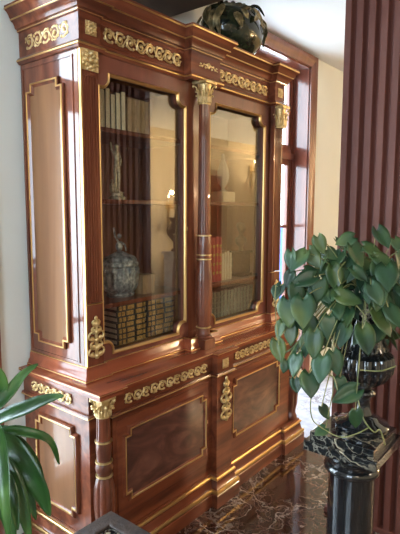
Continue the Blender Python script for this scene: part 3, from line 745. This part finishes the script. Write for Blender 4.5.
# leaf position as a bearing and height about the urn, measured from the photograph
LV = [(320, 244, 19, 20, 0), (346, 240, 20, -70, 0), (379, 240, 24, 15, 0), (397, 246, 18, 20, .04), (300, 262, 26, -35, 0), (313, 258, 22, 30, .03), (355, 256, 27, 25, .0), (371, 250, 22, 60, .03),
      (384, 262, 25, 60, .02), (397, 262, 22, 10, 0), (304, 281, 26, -70, 0), (289, 279, 18, -20, .02), (334, 278, 26, 10, .02), (357, 276, 20, 35, -.02), (386, 279, 32, 0, -.03), (296, 296, 26, 5, -.01),
      (319, 290, 26, -10, .01), (348, 299, 27, 70, -.03), (369, 294, 20, 5, -.02), (289, 312, 30, 5, 0), (303, 312, 33, 0, -.03), (338, 309, 24, 10, .02), (362, 341, 31, 0, -.04), (379, 326, 25, 10, -.02),
      (314, 344, 30, 0, -.03), (345, 336, 24, -15, -.01), (279, 350, 24, 12, 0), (298, 364, 24, 5, 0), (324, 368, 29, 5, -.04), (309, 384, 26, 0, -.02), (346, 396, 30, -62, -.05), (324, 412, 15, 25, -.02), (356, 418, 20, 5, -.07),
      (321, 432, 15, -50, -.03), (335, 362, 25, 10, -.02), (276, 292, 13, -10, .02), (372, 312, 24, -20, 0), (394, 300, 24, 15, 0), (328, 326, 25, -5, 0), (310, 300, 24, 20, .02), (340, 262, 24, -10, .04), (365, 270, 22, 20, .05), (327, 262, 22, 0, .05),
      (291, 334, 22, 0, .03), (283, 330, 20, 0, .03), (395, 282, 22, 20, .02), (350, 318, 22, 0, .01), (296, 385, 15, 10, .02), (285, 366, 14, -15, .02), (392, 322, 20, 10, .03), (310, 330, 26, 10, .02), (340, 385, 18, 0, -.02), (306, 346, 22, -10, .01)]
bm = bmesh.new(); stems = MB(); Pc = W((ux, uy, uz + .47)); joints = []
def leaf_at(px, py, s, ang, dd, dbase):
    dep = dbase + dd
    Lg = s * dep / FP * .95
    r_img = W((R2.x, R2.y, R2.z)); dn = -U2
    tip = (dn * math.cos(math.radians(ang)) + r_img * math.sin(math.radians(ang)))
    c = at(px, py, dep) - tip * Lg * .42
    out = (c - Pc); out.z = 0
    n = (-F * .7 + W((0, 0, .45)) + out * 1.8 + W((random.uniform(-.6, .6), random.uniform(-.6, .6), random.uniform(-.3, .5)))).normalized()
    tip = (tip - n * tip.dot(n) * .8).normalized(); n = (n - tip * n.dot(tip)).normalized()
    heart_leaf(bm, c, tip, n, Lg, random.uniform(.68, .88), random.uniform(.0, .3), random.uniform(.2, .9))
    joints.append((c, tip, n)); return c
dU = (Pc - CP).dot(F)
for (px, py, s, ang, dd) in LV: leaf_at(px, py, s, ang, dd, dU - .10 + max(0, (318 - px)) * .0006)
for k in range(190):
    a = random.uniform(0, 2 * PI); r = random.uniform(.05, .24); z = random.uniform(-.16, .16) - r * .25
    c = Pc + W((r * math.cos(a), r * math.sin(a), z)); out = W((math.cos(a), math.sin(a), 0))
    if (c - CP).dot(F) < dU - .01 and z < -.02: continue
    n = (out * .7 + W((0, 0, .7)) + W((random.uniform(-.4, .4), random.uniform(-.4, .4), 0))).normalized()
    tip = (out * .5 + W((0, 0, -1)) + W((random.uniform(-.4, .4), random.uniform(-.4, .4), 0))).normalized()
    tip = (tip - n * tip.dot(n)).normalized(); heart_leaf(bm, c, tip, n, random.uniform(.05, .08), .8, .2, .5); joints.append((c, tip, n))
for k in range(46):
    a = random.uniform(0, 2 * PI); q = math.sqrt(random.random())
    leaf_at(342 + 62 * q * math.cos(a), 292 + 52 * q * math.sin(a), random.uniform(15, 22), random.uniform(-60, 60), random.uniform(-.01, .06), dU - .07)
build_foliage(bm, 'leaves', 'heart', vine)
for (c, tip, n) in joints:
    b0 = Pc + W(((c - Pc).x * .30, (c - Pc).y * .30, .03)); mid = b0.lerp(c, .55) + W((0, 0, .05))
    stems.tube([b0.lerp(mid, t).lerp(mid.lerp(c, t), t) for t in [i / 7 for i in range(8)]], .0016, 5)
def vine_px(pts, r=.0018):
    q = [at(px, py, dU - .1 + dd) for px, py, dd in pts]; out = []
    for i in range(len(q) - 1):
        p0, p1, p2, p3 = q[max(i - 1, 0)], q[i], q[i + 1], q[min(i + 2, len(q) - 1)]
        for t in [k / 6 for k in range(6)]:
            out.append(.5 * ((2 * p1) + (p2 - p0) * t + (2 * p0 - 5 * p1 + 4 * p2 - p3) * t * t + (3 * p1 - p0 - 3 * p2 + p3) * t ** 3))
    stems.tube(out + [q[-1]], r, 6)
vine_px([(335, 330, 0), (330, 360, -.01), (318, 380, -.02), (311, 398, -.02), (312, 418, -.03), (322, 428, -.03), (340, 437, -.06), (356, 434, -.08), (368, 428, -.08)])
vine_px([(352, 300, 0), (362, 312, -.03), (366, 318, -.04), (362, 330, -.04)], .002)
vine_px([(366, 290, 0), (366, 312, -.03), (372, 308, -.03)], .002)
vine_px([(330, 355, 0), (328, 372, -.03), (334, 378, -.04), (338, 392, -.05)], .002)
vine_px([(358, 400, -.05), (364, 420, -.07), (374, 432, -.07), (380, 430, -.07), (385, 445, -.05)], .002)
vine_px([(345, 262, 0), (338, 272, -.02), (341, 284, -.02)], .002)
vine_px([(360, 370, -.04), (380, 371, -.07), (396, 366, -.07)], .002)
vine_px([(276, 285, .02), (275, 300, .02), (277, 330, .02), (279, 345, 0)], .0015)
stems.build('stems', 'stem', vine, True)

# left foreground plant
lx, ly = -.93, -.52
pot = thing('plant_pot', 'terracotta pot on the floor under the broad-leaved plant', 'pot', (lx, ly, FL))
MB().lathe([(.13, FL), (.15, FL + .05), (.185, FL + .33), (.20, FL + .34), (.20, FL + .38), (.18, FL + .38), (.17, FL + .34)], (lx, ly, 0), 40).build('pot_body', 'pot', pot, True)
MB().lathe([(.172, FL + .335), (.05, FL + .35)], (lx, ly, 0), 24).build('soil', 'soil', pot, True)
lp = thing('broad_leaved_plant', 'leafy plant with long glossy pointed leaves at the lower left', 'plant', (lx, ly, FL + .34))
def lance(bm, pts, wmax, nrm, prof=None):
    q = [W(p) for p in pts]; out = []
    for i in range(len(q) - 1):
        p0, p1, p2, p3 = q[max(i - 1, 0)], q[i], q[i + 1], q[min(i + 2, len(q) - 1)]
        for t in [k / 5 for k in range(5)]:
            out.append(.5 * ((2 * p1) + (p2 - p0) * t + (2 * p0 - 5 * p1 + 4 * p2 - p3) * t * t + (3 * p1 - p0 - 3 * p2 + p3) * t ** 3))
    out.append(q[-1]); n = len(out); rows = []
    for i, p in enumerate(out):
        t = (out[min(i + 1, n - 1)] - out[max(i - 1, 0)]).normalized(); sd = t.cross(nrm).normalized(); u = i / (n - 1)
        w = wmax * .9 * (math.sin(PI * min(1, u ** .75)) ** .8 if 0 < u < 1 else 0) + .0015
        nn = sd.cross(t).normalized()
        rows.append([bm.verts.new(p + sd * (s * w) + nn * (.35 * w * abs(s) + .04 * w * math.sin(u * 22) * abs(s))) for s in (-1, -.55, 0, .55, 1)])
    for i in range(n - 1):
        for k in range(4): bm.faces.new((rows[i][k], rows[i][k + 1], rows[i + 1][k + 1], rows[i + 1][k]))
bm = bmesh.new(); nview = (-F + W((0, 0, .5))).normalized()
D0 = 1.12
def lf(pts, w, n=None, mult=1):
    lance(bm, [at(px, py, D0 + dd) for px, py, dd in pts], w, (n or nview))
lf([(-28, 425, 0), (-10, 412, 0), (10, 392, .02), (24, 374, .05), (38, 364, .08)], .015)
lf([(-22, 430, 0), (0, 420, 0), (25, 410, 0), (48, 400, .02), (64, 396, .03)], .024, (-F * .5 + W((0, 0, 1))).normalized())
lf([(-20, 445, 0), (5, 432, 0), (28, 433, 0), (50, 441, .02), (59, 464, .05)], .012, (-F + W((.3, 0, .8))).normalized())
lf([(-18, 440, 0), (8, 446, -.02), (26, 466, -.03), (42, 492, -.03), (50, 516, -.02)], .033, (-F + W((-.3, .2, .4))).normalized())
lf([(0, 425, -.05), (4, 460, -.08), (6, 500, -.1), (10, 545, -.1)], .016, (-F + W((-.6, 0, .2))).normalized())
lf([(-12, 450, -.02), (6, 470, -.04), (20, 500, -.05), (30, 540, -.05)], .022, (-F + W((.4, 0, .3))).normalized())
lf([(-20, 380, 0), (-6, 372, 0), (4, 386, .02), (2, 405, .02)], .014)
lf([(-30, 470, 0), (-8, 470, -.03), (10, 490, -.06), (18, 530, -.08)], .022)
lf([(-15, 428, .05), (14, 440, .06), (34, 462, .08), (44, 484, .1)], .016)
lf([(-20, 455, .06), (4, 462, .08), (24, 480, .1), (36, 520, .1)], .022)
lf([(-25, 480, 0), (-5, 490, 0), (8, 512, 0), (14, 550, 0)], .024)
lf([(-18, 436, .1), (6, 432, .12), (20, 446, .13), (26, 470, .14)], .016)
lf([(-35, 400, 0), (-60, 360, 0), (-100, 350, .1), (-130, 380, .1)], .030); lf([(-40, 440, 0), (-80, 420, -.1), (-120, 440, -.15), (-150, 480, -.15)], .034)
lf([(-30, 420, .1), (-30, 370, .2), (-20, 330, .3), (-30, 300, .35)], .030, (-F).normalized())
build_foliage(bm, 'leaves', 'lance', lp, .0008)
s = MB()
for (px, py, dd) in ((-28, 425, 0), (-22, 430, 0), (-20, 445, 0), (-18, 440, 0), (0, 425, -.05), (-12, 450, -.02), (-20, 380, 0), (-30, 470, 0), (-15, 428, .05), (-35, 400, 0), (-40, 440, 0), (-30, 420, .1)):
    e = at(px, py, D0 + dd); b0 = W((lx + random.uniform(-.06, .06), ly + random.uniform(-.06, .06), FL + .33)); mid = b0.lerp(e, .5) + W((0, 0, .08))
    s.tube([b0.lerp(mid, t).lerp(mid.lerp(e, t), t) for t in [i / 7 for i in range(8)]], .006, 6, .003)
s.build('stalks', 'stemg', lp, True)

# gilt leaves on the bowl that stands on the bookcase
rs = random.Random(3)
def bowl_r(z): return .10 + (.207 - .10) * math.sin(min(1, max(0, (z - .01) / .15)) * PI / 2) - max(0, z - .16) * .32
bm = bmesh.new()
for k in range(22):
    a = 2 * PI * k / 22 + rs.uniform(-.1, .1); z0 = rs.uniform(.20, .26); dz = rs.uniform(.05, .13); sw = rs.uniform(-.35, .35)
    pts = []
    for i in range(6):
        t = i / 5; z = z0 - dz * t; aa = a + sw * t; rr = bowl_r(z) + .010 + .014 * math.sin(t * PI) + (.012 if i == 5 else 0)
        pts.append((jx + rr * math.cos(aa), jy + rr * .75 * math.sin(aa), jz + z))
    lance(bm, pts, rs.uniform(.012, .022), W((math.cos(a), math.sin(a), .1)))
build_foliage(bm, 'leaf_garland', 'leafgilt', j, .003)
bm = bmesh.new()
for k in range(40):
    a = rs.uniform(0, 2 * PI); r0 = rs.uniform(.02, .10); L = rs.uniform(.06, .13); up = rs.uniform(.0, .05)
    pts = [(jx + (r0 + L * t) * math.cos(a + .3 * t), jy + (r0 + L * t) * .75 * math.sin(a + .3 * t), jz + .262 + up * math.sin(t * 2.6) - .03 * t * t) for t in [i / 5 for i in range(6)]]
    lance(bm, pts, rs.uniform(.014, .024), W((rs.uniform(-.3, .3), rs.uniform(-.3, .3), 1)))
build_foliage(bm, 'dark_foliage', 'green_stone', j, .002)
for s_ in (-1, 1):
    MB().tube([(jx + s_ * (.19 + .035 * math.sin(a)), jy - .02, jz + .215 - .05 * (1 - math.cos(a))) for a in [PI * i / 8 for i in range(9)]], .011, 8).build('handle', 'leafgilt', j, True)

j.scale = (1.07, 1.07, 1.07)

# low dark table in the foreground
tbx0, tbx1, tby0, tby1, tz = -.70, -.238, -1.0, -.429, .60
tb = thing('side_table', 'dark carved wooden table edge with black marble top in the foreground', 'table', ((tbx0 + tbx1) / 2, (tby0 + tby1) / 2, FL))
rim = [(tbx0, tby1), (tbx0, tby0), (tbx1, tby0), (tbx1, tby1)]
MB().sweep(rim, [(-.055, tz - .03), (-.055, tz - .004), (-.05, tz), (-.012, tz + .004), (-.003, tz), (0, tz - .012), (-.006, tz - .03), (-.012, tz - .07), (-.03, tz - .07)], True).build('frame', 'tablewood', tb, True)
MB().box((tbx0 + .05, tby0 + .05, tz - .025), (tbx1 - .05, tby1 - .05, tz - .008)).build('marble_top', 'black', tb)
for (x, y) in ((tbx0 + .04, tby0 + .04), (tbx1 - .04, tby0 + .04), (tbx0 + .04, tby1 - .04), (tbx1 - .04, tby1 - .04)):
    MB().lathe([(.016, FL), (.024, FL + .02), (.016, FL + .05), (.020, FL + .2), (.028, FL + .33), (.018, FL + .38), (.028, FL + .42), (.028, tz - .03)], (x, y, 0), 16).build('leg', 'tablewood', tb, True)

# ------------------------------------------------------------------ things across the room, mirrored in the door glass
def sconce(x, y, z, label, arms, en):
    """gilt wall sconce: back plate, curled arms, candles with flames"""
    t = thing('wall_sconce', label, 'wall lamp', (x, y, z))
    b = MB().lathe([(.0, -.02), (.05, -.01), (.06, 0), (.03, .02)], (0, 0, 0), 20)
    for v in b.bm.verts: v.co = W((x + v.co.x, y + .02 + v.co.z * .6, z + v.co.y * 1.9))
    b.tube([(x, y + .02, z - .1), (x, y + .03, z - .22), (x + .02, y + .03, z - .30), (x, y + .03, z - .38)], .018, 8, .008)
    for a in arms:
        b.tube([(x + a * s_, y + .02 + .15 * math.sin(s_ * PI / 2), z - .05 * math.sin(s_ * PI)) for s_ in [i / 8 for i in range(9)]], .011, 7)
        b.lathe([(.006, -.01), (.035, 0), (.04, .012), (.015, .016), (.015, .03)], (x + a, y + .17, z), 14)
    b.build('gilt_arms', 'gold', t, True)
    for a in arms:
        c = MB().lathe([(.011, .02), (.011, .12)], (x + a, y + .17, z), 12).build('candle', 'candle', t, True)
        MB().blob((x + a, y + .17, z + .145), (.013, .013, .028)).build('flame', 'flame', c, True)
        l = bpy.data.lights.new('candle_light', 'POINT'); l.energy = en; l.color = (1, .75, .44); l.shadow_soft_size = .025
        o = bpy.data.objects.new('candle_light', l); COL.objects.link(o); o.location = (x + a, y + .24, z + .2)
sconce(4.95, FW, 1.66, 'gilt candle sconce mirrored in the left glass door', (-.16, .0, .16), 95)
sconce(7.45, FW, 2.4, 'gilt candle sconce mirrored in the right glass door', (-.10, .10), 30)
# marble vase on pillar
vx, vy = 4.85, -3.72
vp = thing('marble_stand', 'grey marble plinth mirrored in the left glass door', 'stand', (vx, vy, FL))
MB().box((vx - .2, vy - .2, FL), (vx + .2, vy + .2, FL + .12), .01).box((vx - .16, vy - .16, FL + .12), (vx + .16, vy + .16, .85), .005).box((vx - .19, vy - .19, .85), (vx + .19, vy + .19, .91), .01).build('block', 'whitemarble', vp)
vv = thing('marble_vase', 'brown marble vase mirrored in the left glass door', 'vase', (vx, vy, .91))
MB().lathe([(.10, 0), (.11, .03), (.05, .06), (.04, .12), (.10, .18), (.17, .28), (.18, .36), (.13, .44), (.10, .47), (.15, .55), (.14, .55)], (vx, vy, .91), 32).build('body', 'tablewood', vv, True)
# unseen lamps added under the ceiling to light the bookcase front
for (x, y, e, lab) in ((-1.6, -3.0, 30, 'added round fill lamp under the ceiling at the left end of the room'), (.9, -3.5, 42, 'added round fill lamp under the ceiling near the front wall')):
    t = thing('fill_lamp', lab, 'fill lamp', (x, y, CE))
    MB().lathe([(.24, -.05), (.26, -.03), (.26, 0)], (x, y, CE), 32).build('rim', 'brass', t, True)
    MB().lathe([(.02, -.10), (.14, -.085), (.22, -.05)], (x, y, CE), 32).build('fill_lamp_shade', 'fillglow', t, True)
    l = bpy.data.lights.new('fill_light', 'AREA'); l.shape = 'DISK'; l.size = 1.1; l.energy = e; l.color = (1, .82, .62)
    o = bpy.data.objects.new('fill_light', l); COL.objects.link(o); o.location = (x, y, CE - .12)

# ------------------------------------------------------------------ daylight
w = bpy.data.worlds.new('world'); sc.world = w; w.use_nodes = True; nt = w.node_tree; nt.nodes.clear()
o = nt.nodes.new('ShaderNodeOutputWorld'); bg = nt.nodes.new('ShaderNodeBackground')
bg.inputs[0].default_value = (.69, .86, 1.0, 1); bg.inputs[1].default_value = 15.0
nt.links.new(bg.outputs[0], o.inputs[0])
for (x0, x1) in ((1.45, 2.75), (-1.45, -.20)):
    l = bpy.data.lights.new('window_daylight', 'AREA'); l.shape = 'RECTANGLE'; l.size = x1 - x0; l.size_y = WZ1 - WZ0
    l.cycles.is_portal = True
    p = bpy.data.objects.new('window_daylight', l); COL.objects.link(p)
    p.location = ((x0 + x1) / 2, BW + .25, (WZ0 + WZ1) / 2); p.rotation_euler = (-PI / 2, 0, 0)

l = bpy.data.lights.new('window_daylight', 'AREA'); l.shape = 'RECTANGLE'; l.size = 1.2; l.size_y = 1.7; l.cycles.is_portal = True
p = bpy.data.objects.new('window_daylight', l); COL.objects.link(p); p.location = (-2.72, -1.7, 1.75); p.rotation_euler = (PI / 2, 0, -PI / 2)

sn = bpy.data.lights.new('sun', 'SUN'); sn.energy = 8; sn.angle = math.radians(3); sn.color = (1, .98, .96)
so = bpy.data.objects.new('sun', sn); COL.objects.link(so); so.rotation_euler = W((-.06, .17, 1)).to_track_quat('Z', 'Y').to_euler()

# floor to zero
for ob in list(sc.objects):
    if ob.parent is None: ob.location.z -= FL

vs = sc.view_settings
sc.display_settings.display_device = 'sRGB'
vs.view_transform = 'Standard'; vs.look = 'None'; vs.exposure = 0.2; vs.gamma = 1; vs.use_curve_mapping = False
sc.cycles.max_bounces = 8; sc.cycles.transparent_max_bounces = 12; sc.cycles.sample_clamp_indirect = 6
sc.cycles.caustics_reflective = False; sc.cycles.caustics_refractive = False
